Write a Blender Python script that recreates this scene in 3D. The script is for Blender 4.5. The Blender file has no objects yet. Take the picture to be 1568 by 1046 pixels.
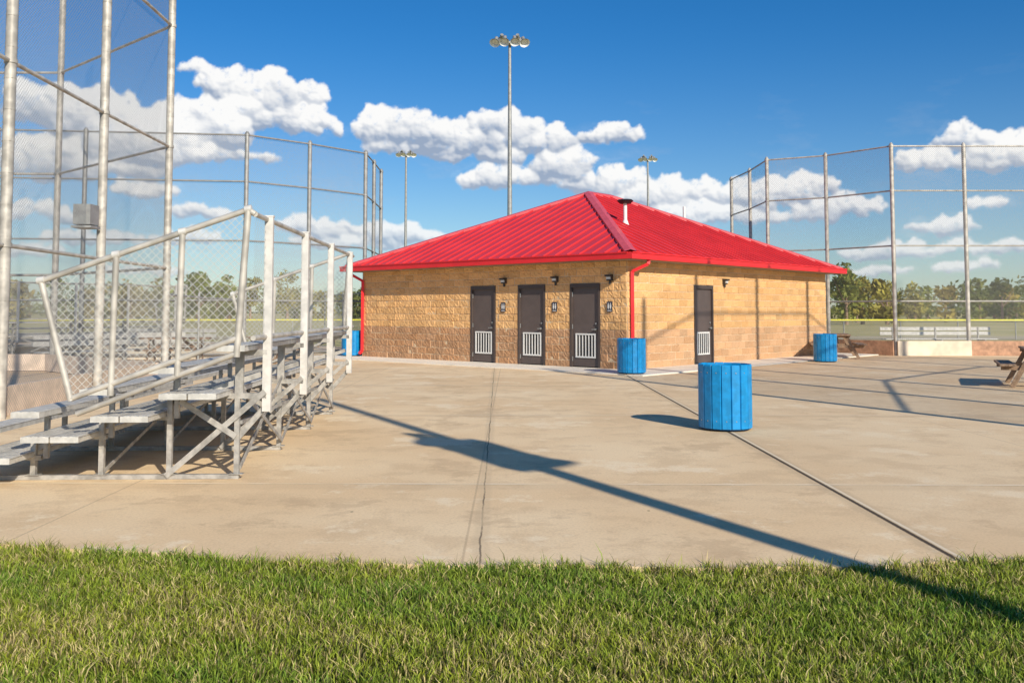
import bpy, math, random
import numpy as np
from mathutils import Vector, Matrix
random.seed(7); rng=np.random.default_rng(7)
S=bpy.context.scene
S.view_settings.view_transform='Standard'; S.view_settings.look='None'; S.view_settings.exposure=0
COL=S.collection

# ---------------------------------------------------------------- materials
def newmat(name):
    m=bpy.data.materials.new(name); m.use_nodes=True
    nt=m.node_tree; b=nt.nodes['Principled BSDF']; return m,nt,b
def N(nt,t,**k):
    n=nt.nodes.new(t)
    for a,v in k.items(): setattr(n,a,v)
    return n
def L(nt,a,b): nt.links.new(a,b)
def setin(nt,sock,v):
    if isinstance(v,bpy.types.NodeSocket): nt.links.new(v,sock)
    else: sock.default_value=v
def M(nt,op,a,b=0.0,c=0.0,clamp=False):
    n=N(nt,'ShaderNodeMath',operation=op,use_clamp=clamp)
    setin(nt,n.inputs[0],a); setin(nt,n.inputs[1],b); setin(nt,n.inputs[2],c); return n.outputs[0]
def MIX(nt,f,a,b,bt='MIX'):
    n=N(nt,'ShaderNodeMix',data_type='RGBA',blend_type=bt)
    setin(nt,n.inputs[0],f)
    for s,v in ((n.inputs[6],a),(n.inputs[7],b)):
        if isinstance(v,(tuple,list)): v=tuple(v)+((1,) if len(v)==3 else ())
        setin(nt,s,v)
    return n.outputs[2]
def NOISE(nt,vec,scale,detail=4,rough=.5):
    n=N(nt,'ShaderNodeTexNoise'); n.inputs['Scale'].default_value=scale
    n.inputs['Detail'].default_value=detail; n.inputs['Roughness'].default_value=rough
    if vec is not None: L(nt,vec,n.inputs['Vector'])
    return n.outputs['Fac']
def RAMP(nt,f,a,b):
    n=N(nt,'ShaderNodeMapRange'); n.interpolation_type='SMOOTHSTEP'
    L(nt,f,n.inputs[0]); n.inputs[1].default_value=a; n.inputs[2].default_value=b; return n.outputs[0]
def BUMP(nt,b,h,strength,dist):
    n=N(nt,'ShaderNodeBump'); n.inputs['Strength'].default_value=strength; n.inputs['Distance'].default_value=dist
    L(nt,h,n.inputs['Height']); L(nt,n.outputs[0],b.inputs['Normal'])
def simple(name,col,rough=.6,metal=0,var=.12,scale=8,bump=0,spec=.5):
    m,nt,b=newmat(name)
    g=N(nt,'ShaderNodeTexCoord').outputs['Object']
    n=NOISE(nt,g,scale,2,.6)
    r=RAMP(nt,n,.3,.7)
    c=MIX(nt,r,tuple(x*(1-var) for x in col),tuple(min(1,x*(1+var)) for x in col))
    L(nt,c,b.inputs['Base Color']); b.inputs['Roughness'].default_value=rough; b.inputs['Metallic'].default_value=metal
    b.inputs['Specular IOR Level'].default_value=spec
    if bump: BUMP(nt,b,n,bump,.01)
    return m
m_galv=simple('galvanised_steel',(.50,.465,.41),.55,.2,.25,5)
m_galv2=simple('galvanised_steel_far',(.34,.335,.32),.5,.3,.15,6)
m_alu=simple('aluminium',(.62,.595,.55),.45,.2,.14,12)
m_aludk=simple('weathered_frame_steel',(.40,.38,.35),.55,.25,.25,12)
m_door=simple('dark_brown_door_paint',(.115,.088,.08),.45,0,.08,3)
m_doorf=simple('dark_brown_frame_paint',(.08,.06,.054),.45,0,.08,3)
m_white=simple('white_paint',(.78,.77,.74),.5,0,.05,6)
m_black=simple('black_plastic',(.015,.015,.017),.5)
m_bronze=simple('bronze_fixture',(.05,.042,.036),.5)
m_chrome=simple('satin_steel',(.5,.5,.5),.3,.8)
m_red=simple('red_metal_roof',(.66,.040,.046),.36,0,.08,1.0)
m_redb=simple('red_trim',(.78,.024,.030),.36,0,.05,2)
m_soff=simple('soffit_paint',(.35,.27,.2),.7)
m_blue=simple('blue_recycled_plastic',(.004,.245,.56),.42,0,.16,9,.1)
m_blued=simple('dark_liner',(.01,.03,.06),.6)
m_wood=simple('weathered_wood',(.30,.20,.13),.8,0,.25,14,.3)
m_wooddk=simple('stained_kickboard',(.42,.24,.15),.8,0,.25,5,.3)
m_yel=simple('yellow_cap',(.78,.72,.05),.5)
m_apron=simple('light_concrete',(.86,.79,.67),.85,0,.07,2,.1)
m_conw=simple('pale_concrete_wall',(.72,.62,.48),.85,0,.14,2,.1)
m_lens=simple('lamp_reflector',(.85,.85,.82),.3,.1,.05,5)

def mat_concrete():
    m,nt,b=newmat('tan_concrete')
    g=N(nt,'ShaderNodeTexCoord').outputs['Object']
    big=NOISE(nt,g,.28,3,.6); med=NOISE(nt,g,1.5,6,.70); fine=NOISE(nt,g,48,3,.75)
    c=MIX(nt,RAMP(nt,big,.38,.62),(.82,.595,.355),(.90,.695,.445))
    c=MIX(nt,M(nt,'MULTIPLY',RAMP(nt,med,.47,.62),.48),c,(.66,.475,.285))
    st=NOISE(nt,g,.62,7,.75)
    c=MIX(nt,M(nt,'MULTIPLY',RAMP(nt,st,.55,.61),.60),c,(.96,.80,.57))
    c=MIX(nt,M(nt,'MULTIPLY',M(nt,'SUBTRACT',1.0,RAMP(nt,st,.38,.45)),.45),c,(.55,.39,.235))
    c=MIX(nt,M(nt,'MULTIPLY',RAMP(nt,fine,.42,.66),.26),c,(.50,.36,.22))
    sp=N(nt,'ShaderNodeSeparateXYZ'); L(nt,g,sp.inputs[0])
    w=M(nt,'MULTIPLY',M(nt,'SUBTRACT',med,.5),.10)
    wf=M(nt,'MULTIPLY',M(nt,'SUBTRACT',fine,.5),.02)
    x,y=sp.outputs[0],sp.outputs[1]
    # the pour to the right of the open joint weathered a little darker
    c=MIX(nt,M(nt,'MULTIPLY',RAMP(nt,x,2.69,2.71),.16),c,(.58,.43,.28))
    def line(c,co,pos,hw,col,st,wob=None):
        v=M(nt,'SUBTRACT',co,pos)
        if wob is not None: v=M(nt,'ADD',v,wob)
        v=M(nt,'ABSOLUTE',v)
        f=M(nt,'MULTIPLY',M(nt,'SUBTRACT',1.0,RAMP(nt,v,hw*.5,hw*1.3)),st)
        return MIX(nt,f,c,col)
    xr=M(nt,'ADD',x,M(nt,'MULTIPLY',y,.014))
    def rep(co,off,per): 
        return M(nt,'MULTIPLY',M(nt,'SUBTRACT',M(nt,'FRACT',M(nt,'ADD',M(nt,'DIVIDE',M(nt,'SUBTRACT',co,off),per),100.5)),.5),per)
    ry=rep(M(nt,'ADD',y,M(nt,'MULTIPLY',x,.012)),8.25,5.45)
    brk=M(nt,'MULTIPLY',RAMP(nt,med,.35,.65),.65)
    c=line(c,ry,-.12,.16,(.58,.43,.27),.25,w)
    c=line(c,ry,0,.028,(.96,.82,.62),brk,wf); c=line(c,ry,-.034,.012,(.36,.27,.18),brk,wf)
    c=line(c,rep(x,5.7,3.0),0,.009,(.42,.31,.20),.45,wf)
    c=line(c,x,2.70,.10,(.50,.38,.24),.40,w)
    c=line(c,x,2.70,.020,(.06,.045,.035),.95,wf)
    c=line(c,x,2.742,.014,(.92,.80,.62),.6,wf)
    c=line(c,xr,-.12,.007,(.10,.075,.055),M(nt,'ADD',.30,M(nt,'MULTIPLY',RAMP(nt,st,.4,.55),.65)),M(nt,'MULTIPLY',w,.5))
    c=line(c,xr,-.12,.06,(.56,.43,.28),.3,w)
    vo=N(nt,'ShaderNodeTexVoronoi'); vo.inputs['Scale'].default_value=1.3; L(nt,g,vo.inputs['Vector'])
    c=MIX(nt,M(nt,'SUBTRACT',1.0,RAMP(nt,vo.outputs['Distance'],.012,.02)),c,(.12,.08,.05))
    L(nt,c,b.inputs['Base Color']); b.inputs['Roughness'].default_value=.9; b.inputs['Specular IOR Level'].default_value=.15
    BUMP(nt,b,fine,.25,.006)
    return m
m_conc=mat_concrete()
def mat_field(name,c1,c2,c3,s):
    m,nt,b=newmat(name)
    g=N(nt,'ShaderNodeTexCoord').outputs['Object']
    c=MIX(nt,RAMP(nt,NOISE(nt,g,s,3,.6),.35,.65),c1,c2)
    c=MIX(nt,M(nt,'MULTIPLY',RAMP(nt,NOISE(nt,g,s*14,3,.7),.4,.7),.6),c,c3)
    L(nt,c,b.inputs['Base Color']); b.inputs['Roughness'].default_value=.95
    b.inputs['Specular IOR Level'].default_value=.1
    return m
m_ground=mat_field('ground_turf',(.10,.13,.03),(.14,.15,.045),(.08,.075,.03),.3)
m_outf=mat_field('dry_outfield_turf',(.42,.37,.13),(.55,.45,.20),(.30,.29,.09),.08)
m_dirt=mat_field('infield_dirt',(.62,.46,.31),(.72,.55,.38),(.50,.37,.25),.2)

def mat_attr(name,rough=.9,transl=0.0,spec=.2,noise=0):
    m,nt,b=newmat(name)
    a=N(nt,'ShaderNodeAttribute'); a.attribute_name='Col'
    c=a.outputs['Color']
    if noise:
        g=N(nt,'ShaderNodeTexCoord').outputs['Object']
        n=NOISE(nt,g,38,3,.75)
        c=MIX(nt,M(nt,'MULTIPLY',RAMP(nt,n,.38,.7),noise),c,MIX(nt,1.0,c,(.60,.48,.40),'MULTIPLY'))
        BUMP(nt,b,n,.5,.010)
    L(nt,c,b.inputs['Base Color']); b.inputs['Roughness'].default_value=rough
    b.inputs['Specular IOR Level'].default_value=spec
    if transl:
        t=N(nt,'ShaderNodeBsdfTranslucent'); L(nt,c,t.inputs[0])
        mx=N(nt,'ShaderNodeMixShader'); mx.inputs[0].default_value=transl
        L(nt,b.outputs[0],mx.inputs[1]); L(nt,t.outputs[0],mx.inputs[2])
        L(nt,mx.outputs[0],nt.nodes['Material Output'].inputs[0])
    return m
m_block=mat_attr('split_face_block',.92,0,.15,.42)
m_blade=mat_attr('grass_blades',.55,.25,.3)
m_leaf=mat_attr('tree_leaves',.7,.2,.2)

def mat_link(name,s=.0707,frac=.085,col=(.42,.42,.41)):
    m,nt,b=newmat(name)
    nt.nodes.remove(b)
    uv=N(nt,'ShaderNodeUVMap'); sp=N(nt,'ShaderNodeSeparateXYZ'); L(nt,uv.outputs[0],sp.inputs[0])
    u,v=sp.outputs[0],sp.outputs[1]
    fs=[]
    for op in ('ADD','SUBTRACT'):
        q=M(nt,'DIVIDE',M(nt,op,u,v),s)
        fr=M(nt,'ABSOLUTE',M(nt,'SUBTRACT',M(nt,'FRACT',M(nt,'ADD',q,1000.0)),.5))
        fs.append(M(nt,'LESS_THAN',fr,frac/2))
    a=M(nt,'MAXIMUM',fs[0],fs[1])
    b=N(nt,'ShaderNodeBsdfDiffuse'); b.inputs[0].default_value=col+(1,)
    t=N(nt,'ShaderNodeBsdfTransparent'); mx=N(nt,'ShaderNodeMixShader')
    L(nt,a,mx.inputs[0]); L(nt,t.outputs[0],mx.inputs[1]); L(nt,b.outputs[0],mx.inputs[2])
    L(nt,mx.outputs[0],nt.nodes['Material Output'].inputs[0])
    return m
m_link=mat_link('chain_link_wire',.0707,.10,(.34,.34,.33))
m_link2=mat_link('chain_link_wire_guard',.0707,.085,(.5,.5,.47))

# ---------------------------------------------------------------- mesh builder
class MB:
    def __init__(s): s.v=[];s.f=[];s.sm=[];s.uv=[]
    def add(s,vs,fs,sm=False,uvs=None):
        o=len(s.v); s.v+= [tuple(v) for v in vs]
        for i,f in enumerate(fs):
            s.f.append(tuple(o+j for j in f)); s.sm.append(sm)
            s.uv.append(uvs[i] if uvs else None)
    def beam(s,a,b,w,h,up=(0,0,1)):
        a=Vector(a);b=Vector(b);d=(b-a).normalized();up=Vector(up)
        if abs(d.dot(up))>.98: up=Vector((0,1,0))
        x=d.cross(up).normalized(); y=x.cross(d).normalized()
        vs=[]
        for p in (a,b):
            for i,j in ((-1,-1),(1,-1),(1,1),(-1,1)): vs.append(p+x*(i*w/2)+y*(j*h/2))
        s.add(vs,[(0,1,2,3),(7,6,5,4),(0,4,5,1),(1,5,6,2),(2,6,7,3),(3,7,4,0)])
    def cyl(s,a,b,r,n=10,r2=None,caps=True):
        a=Vector(a);b=Vector(b);r2=r if r2 is None else r2
        d=(b-a).normalized(); up=Vector((0,0,1)) if abs(d.z)<.95 else Vector((0,1,0))
        x=d.cross(up).normalized(); y=x.cross(d).normalized()
        vs=[]
        for p,rr in ((a,r),(b,r2)):
            for i in range(n):
                t=2*math.pi*i/n; vs.append(p+x*math.cos(t)*rr+y*math.sin(t)*rr)
        s.add(vs,[(i,(i+1)%n,n+(i+1)%n,n+i) for i in range(n)],True)
        if caps: s.add(vs,[tuple(range(n))[::-1],tuple(range(n,2*n))])
    def link(s,p,q,z0,z1,z2=None,z3=None):
        z2=z0 if z2 is None else z2; z3=z1 if z3 is None else z3
        d=(Vector(q[:2])-Vector(p[:2])).length
        s.add([(p[0],p[1],z0),(q[0],q[1],z2),(q[0],q[1],z3),(p[0],p[1],z1)],[(0,1,2,3)],False,[[(0,z0),(d,z2),(d,z3),(0,z1)]])
    def obj(s,name,mat,parent=None):
        me=bpy.data.meshes.new(name); me.from_pydata(s.v,[],s.f)
        me.polygons.foreach_set('use_smooth',s.sm)
        if any(u for u in s.uv):
            l=me.uv_layers.new(name='UVMap'); k=0
            for f,u in zip(s.f,s.uv):
                for j in range(len(f)):
                    if u: l.data[k].uv=u[j]
                    k+=1
        me.materials.append(mat); me.update()
        o=bpy.data.objects.new(name,me); COL.objects.link(o)
        if parent: o.parent=parent
        return o
def empty(name,loc=(0,0,0),rz=0):
    e=bpy.data.objects.new(name,None); e.location=loc; e.rotation_euler=(0,0,rz); COL.objects.link(e); return e
def sheet(name,pts,z,mat):
    mb=MB(); mb.add([(x,y,z) for x,y in pts],[tuple(range(len(pts)))]); return mb.obj(name,mat)

# ---------------------------------------------------------------- ground
sheet('ground',[(-1500,-300),(1500,-300),(1500,3000),(-1500,3000)],-.03,m_ground)
sheet('outfield_grass',[(-400,33),(400,33),(400,700),(-400,700)],-.024,m_outf)
def edge(x):
    return 5.60+ .030*(x-.9)**2 + .03*np.sin(x*2.3+1)+.02*np.sin(x*5.1)
xs=np.linspace(-13.5,13.5,90)
pts=[(x,float(edge(x) if abs(x)<4 else edge(4*np.sign(x)))) for x in xs]+[(26,6.0),(26,33.5),(-8.0,33.5),(-8.0,20.5)]
pts=[p for p in pts if p[0]>=-8.0 ]
mb=MB(); n=len(pts)
mb.add([(x,y,0) for x,y in pts]+[(x,y,-.03) for x,y in pts],[tuple(range(n))]+[(i,(i+1)%n,n+(i+1)%n,n+i)[::-1] for i in range(n)])
mb.obj('concrete_plaza',m_conc)
sheet('infield_dirt',[(-45,2),(-8.02,2),(-8.02,33.2),(-4.5,37),(-12,46),(-45,46)],-.018,m_dirt)
sheet('infield_dirt',[(9,33.6),(34,33.6),(42,37),(34,43),(12,43)],-.018,m_dirt)
sheet('warning_track',[(-120,50),(120,50),(120,58),(-120,58)],-.019,mat_field('track_dirt',(.50,.41,.26),(.56,.47,.30),(.42,.35,.22),.1))

# ---------------------------------------------------------------- building
U=Vector((-.740,.673,0)).normalized(); V=Vector((.673,.740,0)).normalized()
NC=Vector((2.93,23.8,0)); LA,LB=10.63,11.9; CH=.2032; WH=2.80
bld=empty('restroom_building')
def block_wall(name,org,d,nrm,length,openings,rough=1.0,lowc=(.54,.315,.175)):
    vs=[];fs=[];cols=[]
    nr=int(math.ceil(WH/CH))
    NU,NV=9,6
    for r in range(nr):
        z0=r*CH; z1=min(z0+CH,WH)
        off=0 if r%2==0 else -.2032
        s=off
        while s<length:
            a,b=max(s,0),min(s+.4064,length); s+=.4064
            segs=[(a,b)]
            for (o0,o1,oz) in openings:
                if z0<oz-.01:
                    ns=[]
                    for (p,q) in segs:
                        if q<=o0 or p>=o1: ns.append((p,q))
                        else:
                            if p<o0: ns.append((p,o0))
                            if q>o1: ns.append((o1,q))
                    segs=ns
            for (p,q) in segs:
                if q-p<.03: continue
                base=random.uniform(.012,.024); tu=random.uniform(-.008,.008)*rough; tv=random.uniform(-.007,.007)*rough
                g=.005; zz0,zz1=z0+g,z1-g; p2,q2=p+g,q-g
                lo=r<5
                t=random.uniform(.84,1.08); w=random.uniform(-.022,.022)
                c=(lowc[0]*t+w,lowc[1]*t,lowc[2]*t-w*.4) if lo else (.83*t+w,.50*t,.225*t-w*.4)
                nu=max(3,int(NU*(q-p)/.4064)+1)
                o=len(vs)
                for j in range(NV):
                    fv=j/(NV-1)
                    for i in range(nu):
                        fu=i/(nu-1)
                        onb=(i in(0,nu-1)) or (j in(0,NV-1))
                        uu=fu; vv=fv
                        if i==1: uu=.012/(q2-p2)
                        if i==nu-2: uu=1-.012/(q2-p2)
                        if j==1: vv=.06
                        if j==NV-2: vv=.94
                        dep=0 if onb else base+tu*(fu*2-1)+tv*(fv*2-1)+rough*random.uniform(-.010,.010)*(1 if 1<i<nu-2 else .5)
                        sp=p2+(q2-p2)*uu+ (random.uniform(-.008,.008) if 1<i<nu-2 else 0)
                        zp=zz0+(zz1-zz0)*vv+ (random.uniform(-.006,.006) if 1<j<NV-2 else 0)
                        P=org+d*sp+nrm*dep; vs.append((P.x,P.y,zp)); cols.append(c+(1,))
                for j in range(NV-1):
                    for i in range(nu-1):
                        fs.append((o+j*nu+i,o+j*nu+i+1,o+(j+1)*nu+i+1,o+(j+1)*nu+i))
    cuts=[0]
    for o0,o1,oz in sorted(openings): cuts+=[o0,o1]
    cuts.append(length)
    def quad(a,b,z0,z1):
        o=len(vs)
        for s_,z_ in ((a,z0),(b,z0),(b,z1),(a,z1)):
            P=org+d*s_+nrm*.004; vs.append((P.x,P.y,z_)); cols.append((.76,.60,.40,1))
        fs.append((o,o+1,o+2,o+3))
    for k in range(0,len(cuts),2): quad(cuts[k],cuts[k+1],0,WH)
    for o0,o1,oz in openings: quad(o0,o1,oz,WH)
    me=bpy.data.meshes.new(name); me.from_pydata(vs,[],fs)
    ca=me.color_attributes.new('Col','FLOAT_COLOR','POINT'); ca.data.foreach_set('color',np.array(cols,dtype=np.float32).ravel())
    me.materials.append(m_block); o=bpy.data.objects.new(name,me); COL.objects.link(o); o.parent=bld
DT=11*CH
doorsL=[(.85,1.84,DT),(2.72,3.71,DT),(4.59,5.58,DT)]; doorsR=[(3.2,4.22,DT)]
block_wall('door_wall',NC,U,-V,LA,doorsL)
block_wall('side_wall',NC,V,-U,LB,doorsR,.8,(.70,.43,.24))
block_wall('rear_wall',NC+V*LB,U,V,LA,[])
block_wall('far_side_wall',NC+U*LA,V,U,LB,[])
fr=MB();pan=MB();lou=MB();dk=MB();hw=MB();wl=MB();sg=MB();sgw=MB();lens=MB()
def door(org,d,n,o,flip):
    a,b,t=o; w=.055
    P=lambda s,dep,z:org+d*s+n*dep+Vector((0,0,z))
    for s in (a+w/2,b-w/2): fr.beam(P(s,-.02,0.0),P(s,-.02,t),w,.11,up=n)
    fr.beam(P(a+w,-.02,t-.05),P(b-w,-.02,t-.05),.11,.10)
    pan.beam(P(a+w,-.045,t/2+.0),P(b-w,-.045,t/2),.045,t-.11)
    c=(a+b)/2
    lw,z0,z1=.31,.30,.90
    for s in (c-lw,c+lw): lou.beam(P(s,-.012,z0),P(s,-.012,z1),.040,.03,up=n)
    for z in (z0,z1): lou.beam(P(c-lw-.02,-.012,z),P(c+lw+.02,-.012,z),.034,.040)
    dk.beam(P(c-lw+.02,-.019,(z0+z1)/2),P(c+lw-.02,-.019,(z0+z1)/2),.006,z1-z0-.03)
    k=5
    for i in range(k):
        s=c-lw+ (i+1)*2*lw/(k+1); lou.beam(P(s,-.012,z0+.02),P(s,-.012,z1-.02),.030,.012,up=n)
    hs=a+.14 if flip else b-.14
    hw.cyl(P(hs,-.02,1.03),P(hs,.05,1.03),.03,10); hw.beam(P(hs,.05,1.03),P(hs+(.11 if flip else -.11),.05,1.03),.02,.022)
    hw.cyl(P(hs,-.02,1.18),P(hs,.01,1.18),.028,10)
    ks=b-w-.01 if flip else a+w+.01
    for z in (.25,1.1,1.95): hw.cyl(P(ks,.0,z-.06),P(ks,.0,z+.06),.012,6)
for o in doorsL: door(NC,U,-V,o,True)
for o in doorsR: door(NC,V,-U,o,False)
def wall_light(org,d,n,s):
    P=lambda ss,dep,z:org+d*ss+n*dep+Vector((0,0,z))
    wl.beam(P(s-.08,.06,2.37),P(s+.08,.06,2.37),.08,.16)
    wl.beam(P(s-.085,.11,2.42),P(s+.085,.11,2.42),.12,.05)
    wl.cyl(P(s,.05,2.20),P(s,.05,2.29),.03,8)
    lens.beam(P(s-.06,.115,2.36),P(s+.06,.115,2.36),.04,.06)
for s in (.50,2.32,4.22): wall_light(NC,U,-V,s)
wall_light(NC,V,-U,4.85)
for s in (.52,2.36,4.26):
    P=lambda ss,dep,z:NC+U*ss-V*dep+Vector((0,0,z))
    sg.beam(P(s-.085,.045,1.62),P(s+.085,.045,1.62),.012,.27)
    for q in (-.035,.035):
        sgw.cyl(P(s+q,.051,1.70),P(s+q,.054,1.70),.017,8)
        sgw.beam(P(s+q-.02,.053,1.63),P(s+q+.02,.053,1.63),.004,.09)
        sgw.beam(P(s+q,.053,1.56),P(s+q,.053,1.59),.018,.004,up=-V)
    sgw.beam(P(s-.06,.053,1.52),P(s+.06,.053,1.52),.004,.018)
fr.obj('door_frames',m_doorf,bld);pan.obj('doors',m_door,bld);lou.obj('door_louvres',m_white,bld);dk.obj('louvre_backing',m_black,bld)
hw.obj('door_hardware',m_chrome,bld);wl.obj('wall_lights',m_bronze,bld);lens.obj('wall_light_lenses',m_white,bld)
sg.obj('restroom_signs',simple('sign_blue_black',(.03,.035,.06),.4),bld);sgw.obj('restroom_sign_pictograms',m_white,bld)
OH=.42; A=LA+2*OH; B=LB+2*OH; RC=NC-(U+V)*OH; H=A/2; E0,E1=2.80,2.97; RISE=2.5
def R(a,b,z): return RC+U*a+V*b+Vector((0,0,z))
def zr(t): return E1+RISE*t/H
rf=MB()
c=[R(0,0,E1),R(A,0,E1),R(A,B,E1),R(0,B,E1)]; r1=R(H,H,E1+RISE); r2=R(H,B-H,E1+RISE)
rf.add(c+[r1,r2],[(0,1,4),(1,2,5,4),(2,3,5),(3,0,4,5)])
rf.obj('roof_panels',m_red,bld)
se=MB()
def seam(p,q): se.beam(p+Vector((0,0,.018)),q+Vector((0,0,.018)),.022,.040)
pit=.41
k=int(A/pit)
for i in range(1,k+1):
    s=i*A/(k+1); l=min(s,A-s)-.08
    if l>.1: seam(R(s,0,E1),R(s,l,zr(l))); seam(R(s,B,E1),R(s,B-l,zr(l)))
k=int(B/pit)
for i in range(1,k+1):
    s=i*B/(k+1); l=min(s,B-s,H)-.08
    if l>.1: seam(R(0,s,E1),R(l,s,zr(l))); seam(R(A,s,E1),R(A-l,s,zr(l)))
se.obj('standing_seams',m_red,bld)
hc=MB()
for p,q in ((c[0],r1),(c[1],r1),(c[2],r2),(c[3],r2),(r1,r2)):
    d=(q-p).normalized()
    side=d.cross(Vector((0,0,1))).normalized()
    w=.15; dz=w*RISE/H*(.707 if p is not r1 else 1)
    t=Vector((0,0,.075)); 
    hc.add([p+t,q+t,q+t+side*w-Vector((0,0,dz)),p+t+side*w-Vector((0,0,dz)),q+t-side*w-Vector((0,0,dz)),p+t-side*w-Vector((0,0,dz)),
            p+side*w-Vector((0,0,dz)),q+side*w-Vector((0,0,dz)),p-side*w-Vector((0,0,dz)),q-side*w-Vector((0,0,dz))],
           [(0,1,2,3),(1,0,5,4),(3,2,7,6),(5,4,9,8)])
hc.obj('hip_and_ridge_caps',simple('red_cap',(.68,.09,.10),.38),bld)
gt=MB()
def gut(p,q,out):
    gt.beam(p+out*.065+Vector((0,0,-.085)),q+out*.065+Vector((0,0,-.085)),.13,.15)
    gt.beam(p+out*.145+Vector((0,0,-.005)),q+out*.145+Vector((0,0,-.005)),.022,.03)
gut(c[0],c[1],-V); gut(c[0]-V*.13,c[3]+V*.13,-U); gut(c[3],c[2],V); gut(c[1]-V*.13,c[2]+V*.13,U)
gt.obj('gutters',m_redb,bld)
so=MB(); z=2.80
for a0,b0,a1,b1 in ((0,0,A,OH),(0,B-OH,A,B),(0,OH,OH,B-OH),(A-OH,OH,A,B-OH)):
    so.add([R(a0,b0,z),R(a1,b0,z),R(a1,b1,z),R(a0,b1,z)],[(0,3,2,1)])
for p,q in zip(c,c[1:]+c[:1]): so.beam(p+Vector((0,0,-.1)),q+Vector((0,0,-.1)),.03,.13)
so.obj('soffit',m_soff,bld)
ds=MB()
def spout(pts):
    for p,q in zip(pts,pts[1:]): ds.beam(p,q,.085,.075)
def PW(s,dep,z): return NC+V*s-U*dep+Vector((0,0,z))
spout([PW(.32,.45,2.83),PW(.30,.45,2.70),PW(.12,.08,2.52),PW(.12,.08,.22),PW(.12,.2,.12)])
PQ=lambda s,dep,z: NC+U*s-V*dep+Vector((0,0,z))
spout([PQ(LA+.30,.30,2.83),PQ(LA+.28,.28,2.72),PQ(LA-.08,.08,2.50),PQ(LA-.08,.08,.22),PQ(LA-.08,.2,.12)])
ds.obj('downspouts',m_redb,bld)
vt=MB(); vc=MB()
p=R(2.5,3.3,zr(2.5)); vt.cyl(p-Vector((0,0,.1)),p+Vector((0,0,.62)),.055,12); vt.cyl(p-Vector((0,0,.05)),p+Vector((0,0,.12)),.12,12,.06)
vc.cyl(p+Vector((0,0,.60)),p+Vector((0,0,.68)),.16,14,.24); vc.cyl(p+Vector((0,0,.68)),p+Vector((0,0,.72)),.25,14,.2)
p=R(4.4,9.6,zr(4.4)); vt.cyl(p-Vector((0,0,.1)),p+Vector((0,0,.35)),.05,10)
vt.obj('vent_pipes',m_white,bld); vc.obj('vent_cap',m_black,bld)
ap=MB(); w=1.45
def Q(a,b,z): return NC+U*a+V*b+Vector((0,0,z))
pr=[(-w,-w),(LA+w,-w),(LA+w,LB+w),(-w,LB+w)]
ap.add([Q(a,b,.03) for a,b in pr]+[Q(a,b,-.02) for a,b in pr],[(0,1,2,3)]+[(i,(i+1)%4,4+(i+1)%4,4+i) for i in range(4)])
ap.obj('sidewalk_apron',m_apron)

# ---------------------------------------------------------------- trash barrels
def barrel(x,y,rz=0,z=0.0):
    e=empty('trash_receptacle',(x,y,z),rz); sl=MB(); ns=17; r=.335; h=.83
    for i in range(ns):
        t=2*math.pi*i/ns; n=Vector((math.cos(t),math.sin(t),0)); tt=Vector((-n.y,n.x,0))
        hw_=math.pi*r/ns-.0045; rr=r+random.uniform(-.003,.003)
        prof=[(-hw_,-.012),(-hw_+.006,0),(hw_-.006,0),(hw_,-.012),(hw_,-.025),(-hw_,-.025)]
        lo,hi=.035,h+random.uniform(-.004,.004)
        vs=[]
        for z,ins in ((lo,0),(hi-.012,0),(hi,.008)):
            for a,b in prof: vs.append(n*(rr+b-(ins if b>-.02 else -ins))+tt*(a*(1-ins*2))+Vector((0,0,z)))
        fs=[(5,4,3,2,1,0),(12,13,14,15,16,17)]
        for k in (0,6): fs+=[(k+j,k+(j+1)%6,k+6+(j+1)%6,k+6+j) for j in range(6)]
        sl.add(vs,fs)
    sl.obj('slats',m_blue,e)
    b=MB()
    b.cyl((0,0,.02),(0,0,.055),.32,28); b.cyl((0,0,.05),(0,0,h-.05),r-.03,28,caps=False)
    b.obj('inner_bands',simple('blue_dark_band',(.004,.07,.18),.5),e)
    l=MB(); l.cyl((0,0,.3),(0,0,h-.09),.285,24); l.obj('liner',m_blued,e)
    rg=MB(); n=28
    for i in range(n):
        a0,a1=2*math.pi*i/n,2*math.pi*(i+1)/n
        vs=[]
        for a in (a0,a1):
            for rr,z in ((.265,h-.045),(.308,h-.045),(.308,h-.02),(.265,h-.02)): vs.append((rr*math.cos(a),rr*math.sin(a),z))
        rg.add(vs,[(0,4,5,1),(1,5,6,2),(2,6,7,3),(3,7,4,0)])
    rg.obj('top_ring',m_blue,e)
    sc=MB()
    for i in range(ns):
        t=2*math.pi*i/ns
        for z in (.13,h-.1): sc.cyl((r*math.cos(t)*.99,r*math.sin(t)*.99,z),(r*math.cos(t)*1.012,r*math.sin(t)*1.012,z),.008,6)
    sc.obj('screws',m_chrome,e)
    ft=MB()
    for t in (.5,2.1,3.7,5.3): ft.cyl((.27*math.cos(t),.27*math.sin(t),0),(.27*math.cos(t),.27*math.sin(t),.04),.03,8)
    ft.obj('feet',m_black,e)
barrel(2.73,12.05,.1); barrel(2.84,22.3,.4,.03); barrel(9.35,28.0,.9); barrel(-5.33,31.2,0,.03)

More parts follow.
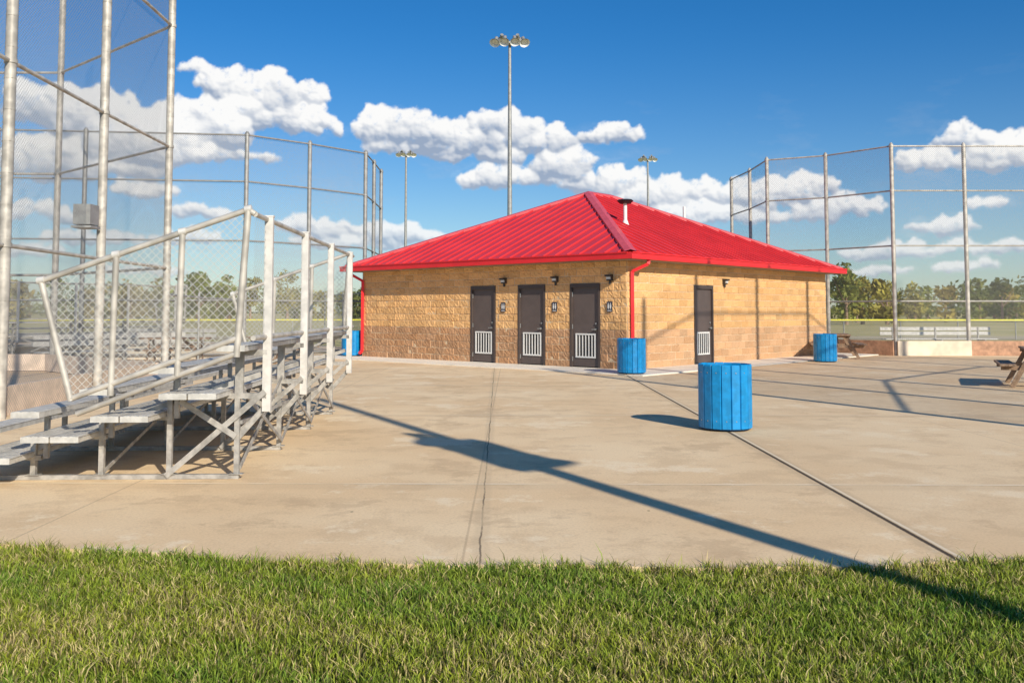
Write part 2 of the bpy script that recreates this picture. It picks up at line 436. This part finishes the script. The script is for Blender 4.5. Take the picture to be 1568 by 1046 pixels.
# ---------------------------------------------------------------- bleachers
def bleachers(x,y,rz):
    e=empty('aluminum_bleachers',(x,y,0),rz); pl=MB(); fm=MB(); gp=MB(); gr=MB(); mesh=MB()
    y0,y1=-.46,5.71; fr_y=(0,1.75,3.5,5.25)
    treads=[(-.31,.79),(-.88,.60),(-1.46,.43),(-2.03,.25)]
    seats=[(.05,1.20),(-.52,1.01),(-1.10,.83),(-1.67,.64),(-2.26,.45)]
    def plank(cx,z,w):
        pl.beam((cx,y0,z),(cx,y1,z),w,.012)
        for sx in (-1,1): pl.beam((cx+sx*(w/2-.004),y0,z-.02),(cx+sx*(w/2-.004),y1,z-.02),.008,.045)
        for i in range(3): pl.beam((cx+(i-1)*w*.28,y0,z+.008),(cx+(i-1)*w*.28,y1,z+.008),w*.2,.005)
        for yy in (y0-.003,y1+.003): pl.beam((cx-w/2,yy,z-.018),(cx+w/2,yy,z-.018),.005,.05)
    for cx,z in treads: plank(cx-.125,z,.235); plank(cx+.125,z,.235)
    for cx,z in seats: plank(cx,z,.24)
    for yy in fr_y:
        legs=[(0,1.14),(-.60,.72),(-1.20,.54),(-1.80,.36),(-2.30,.40)]
        for lx,h in legs:
            fm.beam((lx,yy,0),(lx,yy,h),.045,.045); fm.beam((lx-.06,yy,.0455),(lx+.06,yy,.0455),.08,.006)
        fm.beam((-2.4,yy,.022),(.02,yy,.022),.05,.04)
        for cx,z in treads: fm.beam((cx-.3,yy,z-.055),(cx+.3,yy,z-.055),.04,.04)
        for (cx,z),(tx,tz) in zip(seats,treads):
            fm.beam((cx-.10,yy,z-.045),(cx+.10,yy,z-.045),.04,.04)
            fm.beam((cx-.02,yy,tz-.06),(cx-.02,yy,z-.04),.04,.04)
        fm.beam((-2.3,yy+.04,.12),(.2,yy+.04,.93),.035,.05)
        fm.beam((-.62,yy-.04,.03),(.25,yy-.04,.78),.012,.05)
        fm.beam((-.50,yy-.05,.70),(.0,yy-.05,.38),.012,.05)
        fm.beam((0,yy+.03,.36),(.26,yy+.03,.66),.04,.05)
        fm.beam((0,yy,1.13),(.26,yy,1.13),.05,.05)
        fm.beam((-.1,yy,.74),(.26,yy,.74),.05,.05)
        gp.beam((.26,yy,.60),(.26,yy,2.36),.075,.05)
        gp.beam((.26,yy,2.36),(.26,yy,2.375),.085,.06)
    for a,b in zip(fr_y,fr_y[1:]):
        fm.beam((.03,a,.10),(.03,b,.80),.012,.04); fm.beam((.035,a,.80),(.035,b,.10),.012,.04)
        fm.beam((-1.2,a,.05),(-1.2,b,.45),.012,.035)
    fm.beam((.03,0,.5),(.03,5.25,.5),.03,.03)
    for z in (2.34,1.27): gr.cyl((.24,y0,z),(.24,y1,z),.024,8)
    mesh.link((.235,y0),(.235,y1),1.27,2.34)
    for yy in (y0,y1):
        tf,tr=Vector((-1.57,yy,1.76)),Vector((.18,yy,2.38))
        bf,br=Vector((-1.29,yy,.76)),Vector((.10,yy,1.27))
        gr.cyl(tf,tr,.026,8); gr.cyl(tr,(.24,yy,2.34),.026,8); gr.cyl(bf,br,.026,8)
        gr.cyl(bf+Vector((.05,0,-.13)),br+Vector((0,0,-.13)),.024,8)
        for k in (0,.36,.68,1):
            pt=tf.lerp(tr,k); pb=bf.lerp(br,k); pb.z-=.16 if k>0 else .02
            if k in (.36,.68): pb.x=pt.x-.02
            gr.cyl(pb,pt,.028 if k<1 else .03,8)
            gp.cyl(pt+Vector((-.03,0,0)),pt+Vector((.03,0,.01)),.034,8)
        mesh.add([bf,br,tr,tf],[(0,1,2,3)],False,[[(bf.x,bf.z),(br.x,br.z),(tr.x,tr.z),(tf.x,tf.z)]])
    pl.obj('seat_and_foot_planks',m_alu,e);fm.obj('frame',m_aludk,e);gp.obj('guard_posts',simple('white_aluminium_posts',(.68,.65,.605),.45,.15,.12,9),e);gr.obj('guard_rails',m_galv,e);mesh.obj('guard_mesh',m_link2,e)
bleachers(-2.48,8.51,math.radians(1.85))
bleachers(-14.5,27.2,math.radians(-35))

# ---------------------------------------------------------------- backstops / fences
def backstop(name,pts,rails,top,pr,rr,mat,board=None,tie=True,cap=None):
    e=empty(name,(0,0,0)); po=MB(); ra=MB(); me=MB()
    for x,y in pts:
        po.cyl((x,y,-.03),(x,y,top+.05),pr,12); po.cyl((x,y,top+.05),(x,y,top+.12),pr*1.05,12,pr*.4)
        for z in rails: po.cyl((x,y,z-.03),(x,y,z+.03),pr*1.18,12)
        if tie:
            for i in range(int(top/.45)): po.cyl((x,y,.3+i*.45),(x,y,.312+i*.45),pr*1.10,8)
    for p,q in zip(pts,pts[1:]):
        for z in rails: ra.cyl((p[0],p[1],z),(q[0],q[1],z),rr,8)
        d=(Vector(q)-Vector(p)).normalized(); n=Vector((-d.y,d.x))*(pr*.9)
        me.link((p[0]+n.x,p[1]+n.y),(q[0]+n.x,q[1]+n.y),.05,top)
    po.obj('posts',mat,e); ra.obj('rails',mat,e); me.obj('chain_link_mesh',m_link,e)
    if board:
        for (i,bm,h,off) in board:
            b=MB(); p,q=pts[i],pts[i+1]; d=(Vector(q)-Vector(p)).normalized(); n=Vector((-d.y,d.x))*off
            b.beam((p[0]+n.x,p[1]+n.y,h/2),(q[0]+n.x,q[1]+n.y,h/2),.08,h); b.obj('kick_board',bm,e)
    if cap:
        b=MB()
        for p,q in zip(pts,pts[1:]): b.cyl((p[0],p[1],top+.03),(q[0],q[1],top+.03),.05,8)
        b.obj('yellow_safety_cap',cap,e)
    return e
m_pinkw=simple('pinkish_block_curb',(.70,.56,.44),.9,0,.15,4,.2)
bl=backstop('backstop_fence',[(-6.95,6.3),(-7.03,9.7),(-7.13,13.1),(-7.3,16.55),(-7.4,20),(-11.75,24),(-17,24)],(2.43,5.05,7.7,10.4),11,.078,.032,m_galv,
   board=[(i,m_pinkw,.42,.18) for i in range(6)])
sb=MB(); sb.beam((-7.42,16.2,3.35),(-7.42,16.2,3.0),.30,.34); sb.beam((-7.42,16.2,2.98),(-7.42,16.2,2.94),.34,.38); sb.beam((-7.40,16.4,3.2),(-7.33,16.55,3.2),.06,.08)
sb.obj('loudspeaker',m_galv2,bl)
backstop('backstop_fence',[(-19,28.6),(-16,28.8),(-13.4,29.1),(-10.9,29.4),(-8.5,29.7),(-6.83,31.3),(-5.24,33.2),(-5.25,35.3),(-5.3,37.6)],(.15,1.85,3.75,5.65,7.15),7.15,.07,.028,m_galv2,
   board=[(i,m_conw,.4,.15) for i in range(4)])
backstop('backstop_fence',[(24,32),(21,32),(18.2,32),(15.6,32),(13.1,32),(11.5,34),(9.62,35.0),(9.66,37.7),(9.5,40.2)],(.15,1.85,3.75,5.65,7.2),7.2,.07,.028,m_galv,
   board=[(0,m_wooddk,.5,.15),(1,m_wooddk,.5,.15),(2,m_wooddk,.5,.15),(3,m_conw,.5,.15),(4,m_wooddk,.5,.15)])
backstop('backstop_fence',[(10.2,5.6),(11.3,8.8),(12.4,12.0),(14.8,14.6),(17.2,17.2),(20.5,17.6)],(2.43,5.05,7.7,9.95),11,.085,.035,m_galv)
def low_fence(pts,h,cap):
    P=[]
    for a,b in zip(pts,pts[1:]):
        a=Vector(a);b=Vector(b);k=max(1,int((b-a).length/3))
        for i in range(k): P.append(tuple(a.lerp(b,i/k)))
    P.append(pts[-1]); backstop('outfield_fence',P,(h*.98,),h,.03,.022,m_galv2,tie=False,cap=cap)
low_fence([(-95,46),(-30,50),(0,52),(30,50),(95,46)],1.0,m_yel)
low_fence([(-5.3,37.6),(-7,44),(-10,50)],2.4,None)
low_fence([(-7.5,20.4),(-8.2,24.5),(-8.5,29.4)],1.9,None)
low_fence([(-17,24),(-24,31),(-34,40)],2.4,None)
low_fence([(24,32),(44,40),(60,47)],2.3,None)

# players' benches behind the far fences
def bench(x,y,rz):
    e=empty('players_bench',(x,y,-.01),rz); t=MB(); l=MB()
    for k in (-.13,.13): t.beam((-2.2,k,.45),(2.2,k,.45),.22,.035)
    for z in (.66,.84): t.beam((-2.2,.30,z),(2.2,.30,z),.03,.13)
    for sx in (-1.7,0,1.7):
        l.beam((sx,-.22,0),(sx,-.22,.43),.05,.05); l.beam((sx,.28,0),(sx,.28,.9),.05,.05); l.beam((sx,-.24,.41),(sx,.28,.41),.05,.04)
    t.obj('seat_and_back',m_alu,e); l.obj('legs',m_aludk,e)
bench(16.5,36.2,.05); bench(-12.5,33.0,-.3); bench(-10.8,25.8,.9)

# ---------------------------------------------------------------- light poles
def lamp(mb,mr,c,d,s=1.0):
    c=Vector(c); d=Vector(d).normalized()
    mb.cyl(c-d*.42*s,c-d*.16*s,.11*s,10); mb.cyl(c-d*.16*s,c+d*.12*s,.13*s,14,.33*s,caps=False)
    mr.cyl(c-d*.13*s,c+d*.125*s,.12*s,14,.325*s,caps=False); mr.cyl(c-d*.0*s,c+d*.01*s,.2*s,14)
def light_pole(x,y,h,face,s=1.0,r=.15):
    e=empty('field_light_pole',(x,y,0),0); p=MB(); f=MB(); rr=MB()
    p.cyl((0,0,0),(0,0,h),r*1.25,14,r*.6); p.cyl((0,0,0),(0,0,.25),r*1.9,14)
    ax=Vector((math.cos(face),math.sin(face),0)); pn=Vector((-ax.y,ax.x,0))
    p.beam(ax*-.95*s+Vector((0,0,h-.1)),ax*.95*s+Vector((0,0,h-.1)),.10,.10); p.beam(pn*-.5*s+Vector((0,0,h-.1)),pn*.5*s+Vector((0,0,h-.1)),.10,.10)
    for k in (-.9,-.32,.32,.9):
        lamp(f,rr,ax*k*s+pn*-.35*s+Vector((0,0,h+.05-.1*abs(k))),Vector((k*.25,0,-.80))-pn*.6,s)
    for k in (-.55,.55):
        lamp(f,rr,ax*k*s+pn*.4*s+Vector((0,0,h+.30)),Vector((k*.3,0,-.55))+pn*.8,s)
    p.obj('pole',m_galv2,e); f.obj('lamp_housings',m_galv2,e); rr.obj('lamp_reflectors',m_lens,e)
light_pole(-.14,57,18.1,0); light_pole(-12.0,105,19.2,.1,.95,.17); light_pole(16.4,112,19.8,-.1,.95,.17)

SD=Vector((-.452,.892,0)).normalized()
bp=Vector((-.34,10.3,0))-SD*12.0
e=empty('light_pole',(bp.x,bp.y,0)); p=MB(); f=MB(); rr=MB()
p.cyl((0,0,-.03),(0,0,9.9),.13,16,.085); p.cyl((0,0,-.03),(0,0,.3),.2,16)
hh=6.7; ax=Vector((.64,-.77,0)).normalized()
p.beam(ax*-1.2+Vector((0,0,hh-.1)),ax*1.2+Vector((0,0,hh-.1)),.09,.1)
pn=Vector((-ax.y,ax.x,0))
f.beam(Vector((0,0,hh-.5))-pn*.30,Vector((0,0,hh-.5))+pn*.30,.36,1.0)
for k in (-.95,-.45,.45,.95): lamp(f,rr,ax*k+Vector((0,0,hh-.36)),Vector((0,0,-1))+ax*k*.2,.85)
p.obj('pole',m_galv,e); f.obj('floodlight_housings',m_galv2,e); rr.obj('floodlight_reflectors',m_lens,e)

# ---------------------------------------------------------------- picnic tables
def picnic(x,y,rz):
    e=empty('picnic_table',(x,y,0),rz); t=MB(); l=MB(); Lh=.95
    for i in range(5): t.beam((-Lh,(i-2)*.148,.75),(Lh,(i-2)*.148,.75),.14,.038)
    for sy in (-1,1):
        for k in (0,1): t.beam((-Lh,sy*(.62+k*.148),.45),(Lh,sy*(.62+k*.148),.45),.14,.038)
    for sx in (-1,1):
        X=sx*.65
        l.beam((X,-.36,.712),(X,.36,.712),.04,.09); l.beam((X+.04,-.80,.385),(X+.04,.80,.385),.04,.09)
        for sy in (-1,1): l.beam((X,sy*.25,.70),(X,sy*.62,.0),.04,.09)
        l.beam((X,0,.38),(X*.3,0,.70),.04,.08)
    t.obj('table_top_and_benches',m_wood,e); l.obj('table_legs',m_wood,e)
picnic(10.7,18.9,math.radians(66)); picnic(10.6,30.6,math.radians(75)); picnic(-9.4,26.2,math.radians(10)); picnic(-7.0,27.8,math.radians(60))

# ---------------------------------------------------------------- fast quad/tri mesh helper
def fastmesh(name,verts,quads,tris,cols,mat):
    me=bpy.data.meshes.new(name); me.vertices.add(len(verts)); me.vertices.foreach_set('co',verts.astype(np.float32).ravel())
    nq=len(quads); nt_=0 if tris is None else len(tris)
    me.loops.add(nq*4+nt_*3); me.polygons.add(nq+nt_)
    li=quads.ravel() if not nt_ else np.concatenate([quads.ravel(),tris.ravel()])
    me.loops.foreach_set('vertex_index',li.astype(np.int32))
    ls=np.arange(nq)*4
    if nt_: ls=np.concatenate([ls,nq*4+np.arange(nt_)*3])
    me.polygons.foreach_set('loop_start',ls.astype(np.int32)); me.update(calc_edges=True)
    ca=me.color_attributes.new('Col','FLOAT_COLOR','POINT'); ca.data.foreach_set('color',cols.astype(np.float32).ravel())
    me.materials.append(mat); o=bpy.data.objects.new(name,me); COL.objects.link(o); return o

# ---------------------------------------------------------------- lawn
def lf(x,y,a=1.0):
    return (np.sin(x*1.7*a+y*2.3*a)+np.sin(x*3.9*a-y*1.9*a+1.3)+np.sin(x*.8*a+y*5.1*a+.5)+np.sin(x*7.3*a+y*6.1*a))/4
def blades(x0,x1,y0,y1,dens,hm,w):
    n=int((x1-x0)*(y1-y0)*dens); x=rng.uniform(x0,x1,n); y=rng.uniform(y0,y1,n)
    xe=np.clip(x,-4,4); keep=y<edge(xe)+.03*np.sin(x*23)+.02*np.sin(x*61+2)+rng.normal(0,.022,n)
    tf_=lf(x*9+3,y*9)+lf(x*17,y*15+2)*.7; keep&=rng.random(n)<np.clip(.74+.6*tf_,.28,1)
    x,y=x[keep],y[keep]; n=len(x)
    cl=lf(x*3,y*3)+.7*lf(x*9+3,y*9); big=lf(x*.55,y*.9)+.6*lf(x*2.1+4,y*2.7)
    h=hm*(1+.30*cl)*rng.uniform(.5,1.25,n); tall=rng.random(n)<.03; h[tall]*=1.5
    nearedge=(edge(np.clip(x,-4,4))-y)<.12; h[nearedge]*=rng.uniform(.8,1.5,nearedge.sum())
    la=rng.uniform(0,2*np.pi,n); lean=h*rng.uniform(.15,.95,n)
    lx,ly=np.cos(la)*lean,np.sin(la)*lean
    sa=rng.uniform(0,2*np.pi,n); ww=w*rng.uniform(.6,1.3,n)/2; sx,sy=np.cos(sa)*ww,np.sin(sa)*ww
    z0=-.03
    V_=np.zeros((n,5,3))
    V_[:,0]=np.c_[x-sx,y-sy,np.full(n,z0)];V_[:,1]=np.c_[x+sx,y+sy,np.full(n,z0)]
    mx,my,mz=x+lx*.35,y+ly*.35,z0+h*.6
    V_[:,2]=np.c_[mx+sx*.9,my+sy*.9,mz];V_[:,3]=np.c_[mx-sx*.9,my-sy*.9,mz]
    V_[:,4]=np.c_[x+lx,y+ly,z0+h*rng.uniform(.8,1,n)]
    g=rng.uniform(0,1,n)
    c=np.c_[.225+.22*g+.10*big,.335+.18*g+.05*big,.03+.03*g]
    dry=rng.random(n)<np.clip(.15+.35*np.clip(big+.1,0,1),0,.45); c[dry]=np.c_[.60+.2*g,.50+.15*g,.21+.09*g][dry]
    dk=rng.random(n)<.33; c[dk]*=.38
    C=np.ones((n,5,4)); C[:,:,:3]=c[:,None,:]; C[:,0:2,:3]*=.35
    return V_.reshape(-1,3),C.reshape(-1,4),n
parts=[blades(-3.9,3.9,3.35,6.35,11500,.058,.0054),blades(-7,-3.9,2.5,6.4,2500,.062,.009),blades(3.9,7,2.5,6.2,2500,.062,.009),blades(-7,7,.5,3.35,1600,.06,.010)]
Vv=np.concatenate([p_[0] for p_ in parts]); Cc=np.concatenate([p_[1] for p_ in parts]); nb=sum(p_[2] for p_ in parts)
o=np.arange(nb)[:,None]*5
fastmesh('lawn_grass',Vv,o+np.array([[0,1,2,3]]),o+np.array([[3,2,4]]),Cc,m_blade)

# ---------------------------------------------------------------- trees
def tree_mass(name,specs,leaf,per):
    Vs=[];Cs=[];tr=MB()
    for (x,y,h,r,hue) in specs:
        tr.cyl((x,y,-.03),(x,y,h*.55),.16+r*.04,6,.07)
        for k in range(4):
            a=random.uniform(0,6.28); tr.cyl((x,y,h*.3),(x+math.cos(a)*r*.6,y+math.sin(a)*r*.6,h*random.uniform(.5,.85)),.08,5,.02)
        nc=random.randint(9,13)
        for k in range(nc):
            a=random.uniform(0,6.28); rad=r*random.uniform(.1,.75); t=random.uniform(.12,.9)
            prof=1-(abs(t-.45)/.62)**2
            cx,cy,cz=x+math.cos(a)*rad*prof,y+math.sin(a)*rad*prof,h*t
            cr=r*random.uniform(.28,.48)
            n=int(per/nc); d=rng.normal(size=(n,3)); d/=np.linalg.norm(d,axis=1)[:,None]
            pos=np.array([cx,cy,cz])+d*cr*rng.uniform(.45,1.08,n)[:,None]*np.array([1,1,.8])
            pos[:,2]=np.clip(pos[:,2],.1,None)
            a1=rng.normal(size=(n,3)); a1/=np.linalg.norm(a1,axis=1)[:,None]
            a2=np.cross(a1,rng.normal(size=(n,3))); a2/=np.linalg.norm(a2,axis=1)[:,None]
            s=leaf*rng.uniform(.5,1.2,n)[:,None]
            q=np.stack([pos-a1*s,pos-a2*s*.6,pos+a1*s,pos+a2*s*.6],1); Vs.append(q.reshape(-1,3))
            tone=random.uniform(.65,1.3)*rng.uniform(.7,1.25,n)
            c=np.ones((n,4,4)); base=np.array(hue)*1.0
            c[:,:,:3]=(base[None,:]*tone[:,None])[:,None,:]; Cs.append(c.reshape(-1,4))
    Vs=np.concatenate(Vs);Cs=np.concatenate(Cs);n=len(Vs)//4
    o=fastmesh(name,Vs,np.arange(n)[:,None]*4+np.array([[0,1,2,3]]),None,Cs,m_leaf)
    t=tr.obj('trunks',m_wood,o)
hues=[(.19,.22,.04),(.25,.27,.06),(.34,.30,.06),(.15,.18,.04),(.40,.32,.08)]
sp=[]
x=-150
while x<150:
    d=random.uniform(128,165); px=x/d
    h=random.uniform(5.0,7.0) if (px<-.22 or px>.30) else random.uniform(4,6)
    if -.55<px<-.24: h+=.8*math.sin(x*.13)+.3
    sp.append((x,d,h,random.uniform(2.2,3.6),random.choice(hues))); x+=random.uniform(1.4,3.2)
for xx,dd,h,r in ((38.6,108,7.2,2.8),(41.2,110,6.6,2.6),(36,112,6.4,2.6),(43.3,108,5.6,2.2),(-41,115,6.8,2.8),(-37.5,112,6.2,2.4),(-45,118,6.1,2.6)):
    sp.append((xx,dd,h,r,random.choice(hues[:3])))
x=-190
while x<190:
    sp.append((x,random.uniform(175,200),random.uniform(6,7.5),3.8,random.choice(hues[:4]))); x+=random.uniform(3,5)
tree_mass('distant_trees',sp,.34,600)

# ---------------------------------------------------------------- clouds: puffs on a far dome, sunlit tops and shaded bases painted into their colour
CL=[(-434,345,62,34),(-350,332,58,46),(-400,300,112,42),(-300,284,34,26),(-470,280,70,50),(-560,262,95,60),(-640,290,90,50),(-700,230,100,44),(-480,246,74,24),
(-730,315,70,44),(-600,225,90,32),(-480,375,50,9),(-194,280,52,36),(-145,278,62,40),(-85,262,84,34),(-15,280,56,34),(45,264,50,32),(-150,250,86,24),(-50,240,74,22),
(75,222,48,32),(5,204,68,24),(-40,200,46,17),(98,200,28,20),(151,270,58,18),(166,196,52,30),(225,178,66,30),(300,184,54,26),(240,150,120,20),
(370,176,62,34),(440,186,62,26),(500,154,84,24),(345,145,90,18),(-300,126,62,22),(-190,116,70,22),(-140,112,50,14),(-250,103,100,14),(-385,236,28,10),
(640,230,64,22),(700,264,58,26),(760,240,64,32),(735,160,36,9),(660,128,56,17),(600,90,74,15),(560,88,64,14),(745,96,50,14),(680,98,30,10),(700,68,56,10),
(-560,182,60,16),(-720,150,94,20),(-640,110,86,14),(-480,150,54,12),(-500,110,66,14),(-740,90,62,12),(-560,60,70,9),(560,60,60,8),
(900,200,90,35),(1100,260,120,40),(-950,250,120,40),(-1200,180,140,40),(1050,120,140,30)]
STEP=.00085
AZ=np.arange(-.86,.86,STEP); TE=np.arange(.012,.345,STEP)
gx,gy=np.meshgrid(AZ,TE)
def vnoise(x,y,seed):
    r=np.random.default_rng(seed).random((256,256))
    xi=np.floor(x).astype(int); yi=np.floor(y).astype(int); fx=x-xi; fy=y-yi
    fx=fx*fx*fx*(fx*(fx*6-15)+10); fy=fy*fy*fy*(fy*(fy*6-15)+10)
    a=r[yi%256,xi%256];b=r[yi%256,(xi+1)%256];c_=r[(yi+1)%256,xi%256];d=r[(yi+1)%256,(xi+1)%256]
    return (a*(1-fx)+b*fx)*(1-fy)+(c_*(1-fx)+d*fx)*fy
def fbm(x,y,sc,oct,seed,rough=.5,bill=False):
    s=0;a=1;t=0
    for k in range(oct):
        v=vnoise(x*sc*2**k+7.3*k+50,y*sc*2**k+3.1*k+50,seed+k)
        if bill: v=np.abs(v*2-1)
        s=s+a*v;t+=a;a*=rough
    return s/t
wx=gx+.022*(fbm(gx,gy,40,6,11,.62)-.5); wy=gy+.018*(fbm(gx,gy,40,6,31,.62)-.5)
Hh=np.full(gx.shape,-1.0); Tt=np.zeros(gx.shape)
cr=np.random.default_rng(5)
for (cx,cy,rx,ry) in CL:
    az=math.atan(cx/1430); el=cy/1430*math.cos(az); rx_=rx/1430*math.cos(az)**2; ry_=ry/1430*math.cos(az)
    npf=int(12+10*rx/ry)
    puffs=[]
    for k in range(npf):
        u=cr.uniform(-1,1); top=math.sqrt(max(0,1-u*u))
        v=cr.uniform(-.55,1)*top*.85
        puffs.append((az+u*rx_*.88,el+v*ry_*.8,ry_*cr.uniform(.26,.60)*(0.55+.45*top)))
    for k in range(npf*3):
        p_=puffs[cr.integers(0,npf)]; a=cr.uniform(-.3,math.pi+.3)
        puffs.append((p_[0]+math.cos(a)*p_[2]*.9,p_[1]+math.sin(a)*p_[2]*.9,p_[2]*cr.uniform(.25,.5)))
    base=el-.80*ry_
    for (pa,pe,pr_) in puffs:
        pr_=max(pr_,.0022)
        i0=max(0,int((pa-pr_-.013-AZ[0])/STEP));i1=min(len(AZ),int((pa+pr_+.013-AZ[0])/STEP)+1)
        j0=max(0,int((pe-pr_-.013-TE[0])/STEP));j1=min(len(TE),int((pe+pr_+.013-TE[0])/STEP)+1)
        if i1<=i0 or j1<=j0: continue
        sl_=(slice(j0,j1),slice(i0,i1))
        dx=wx[sl_]-pa; dy=wy[sl_]-pe; q=1-(dx*dx+dy*dy)/pr_**2
        hgt=np.where(q>0,np.sqrt(np.maximum(q,0))*pr_,-.001)
        under=np.clip((wy[sl_]-base)/(ry_*.3),0,1); hgt=np.where(q>0,hgt*under,hgt)
        tt=np.clip((wy[sl_]-base)/(ry_*1.5),0,1)
        m_=hgt>Hh[sl_]
        Hh[sl_]=np.where(m_,hgt,Hh[sl_]); Tt[sl_]=np.where(m_,tt,Tt[sl_])
def blur(a,k):
    ker=np.exp(-np.linspace(-2,2,2*k+1)**2); ker/=ker.sum()
    a=np.apply_along_axis(lambda r:np.convolve(r,ker,'same'),0,a)
    return np.apply_along_axis(lambda r:np.convolve(r,ker,'same'),1,a)
def sstep(a,lo,hi):
    t=np.clip((a-lo)/(hi-lo),0,1); return t*t*(3-2*t)
solid=(Hh>0.0004).astype(float)
dn=fbm(gx,gy,130,5,71,.62)
soft=blur(solid,7)
al=np.clip((soft-.5+(dn-.5)*1.1)/.75+.45,0,1); al=al*al*(3-2*al)*sstep(soft,.01,.25)
Ts=blur(Tt*solid,9)/np.maximum(blur(solid,9),.05)
Hs=blur(np.maximum(Hh,0),4)+.0030*fbm(gx,gy,85,6,91,.55,True)
gyy,gxx=np.gradient(Hs,STEP)
nrm_=np.sqrt(gxx**2+gyy**2+1.0)
lx_,ly_,lz_=.34,.66,.67
lam=np.clip((-gxx*lx_-gyy*ly_+lz_)/nrm_,0,1)
big=fbm(gx,gy,24,4,131,.55)
lit=np.clip(.46*lam+.74*np.clip(Ts*1.10-.12+(big-.5)*.9,0,1),0,1)
lit=blur(lit,2)
lo_=np.array([.34,.42,.56]); hi_=np.array([1.03,1.02,1.0])
tf=np.clip((lit-.18)/.64,0,1)[...,None]; colr=lo_*(1-tf)+hi_*tf
haze=np.clip(1-gy/.16,0,1)[...,None]*.35; colr=colr*(1-haze)+np.array([.72,.80,.90])*haze
al*= .97*(1-.3*np.clip(1-gy/.12,0,1))
veil=np.clip(fbm(gx*.55,gy*1.8,26,6,201,.6)-.56,0,1)*1.0*np.clip((.26-gy)/.2,0,1)
al=np.maximum(al,np.clip(veil,0,.3)); al=np.where(al<.012,0,al)
j,i=np.where((al[:-1,:-1]>.01)|(al[1:,:-1]>.01)|(al[:-1,1:]>.01)|(al[1:,1:]>.01))
nW=len(AZ); vid=j*nW+i; quads=np.stack([vid,vid+1,vid+nW+1,vid+nW],1)
used,inv=np.unique(quads,return_inverse=True); quads=inv.reshape(-1,4)
a_=gx.ravel()[used]; t_=gy.ravel()[used]; D_=np.stack([np.sin(a_),np.cos(a_),t_],1); D_/=np.linalg.norm(D_,axis=1)[:,None]
cc=np.concatenate([colr.reshape(-1,3)[used],al.ravel()[used][:,None]],1)
mc=bpy.data.materials.new('cloud_painted_shading'); mc.use_nodes=True; nt=mc.node_tree; nt.nodes.remove(nt.nodes['Principled BSDF'])  # glows by itself; sun shading and haze are carried in the vertex colour
at=N(nt,'ShaderNodeAttribute'); at.attribute_name='Col'; em=N(nt,'ShaderNodeEmission'); em.inputs[1].default_value=.97
L(nt,at.outputs['Color'],em.inputs[0]); tr_=N(nt,'ShaderNodeBsdfTransparent'); mx=N(nt,'ShaderNodeMixShader')
L(nt,at.outputs['Alpha'],mx.inputs[0]);L(nt,tr_.outputs[0],mx.inputs[1]);L(nt,em.outputs[0],mx.inputs[2]);L(nt,mx.outputs[0],nt.nodes['Material Output'].inputs[0])
try: mc.cycles.emission_sampling='NONE'
except Exception: pass
fastmesh('clouds',D_*2600+np.array([0,0,1.5]),quads,None,cc,mc)

# ---------------------------------------------------------------- world
W=bpy.data.worlds.new('World'); S.world=W; W.use_nodes=True; nt=W.node_tree
bg=nt.nodes['Background']
EL=math.radians(28); rot=math.atan2(.452,-.892)
sky=N(nt,'ShaderNodeTexSky',sky_type='NISHITA',sun_disc=False); sky.sun_elevation=EL; sky.sun_rotation=rot
sky.air_density=1.0; sky.dust_density=.4; sky.ozone_density=2.5; sky.altitude=200
gen=N(nt,'ShaderNodeTexCoord').outputs['Generated']; sx=N(nt,'ShaderNodeSeparateXYZ'); L(nt,gen,sx.inputs[0])
tint=MIX(nt,RAMP(nt,sx.outputs[2],-.06,.33),(.92,.99,1.04),(.17,.70,1.14))
skyc=MIX(nt,1.0,sky.outputs[0],tint,'MULTIPLY')
L(nt,skyc,bg.inputs[0]); bg.inputs[1].default_value=.095
try:
    W.cycles.sampling_method='MANUAL'; W.cycles.sample_map_resolution=256
except Exception: pass

sd=Vector((-.452*math.cos(EL),.892*math.cos(EL),-math.sin(EL)))
ld=bpy.data.lights.new('sun','SUN'); ld.energy=5.0; ld.angle=math.radians(.5); ld.color=(1,.91,.76)
lo=bpy.data.objects.new('sun',ld); lo.rotation_euler=sd.to_track_quat('-Z','Y').to_euler(); lo.location=(10,-10,20); COL.objects.link(lo)

cam=bpy.data.cameras.new('camera'); co=bpy.data.objects.new('camera',cam); COL.objects.link(co)
cam.sensor_width=36; cam.lens=1430/1568*36; cam.clip_end=6000; cam.shift_y=-.0835
co.location=(0,0,1.5); co.rotation_euler=(math.radians(90+3.4),0,0); S.camera=co
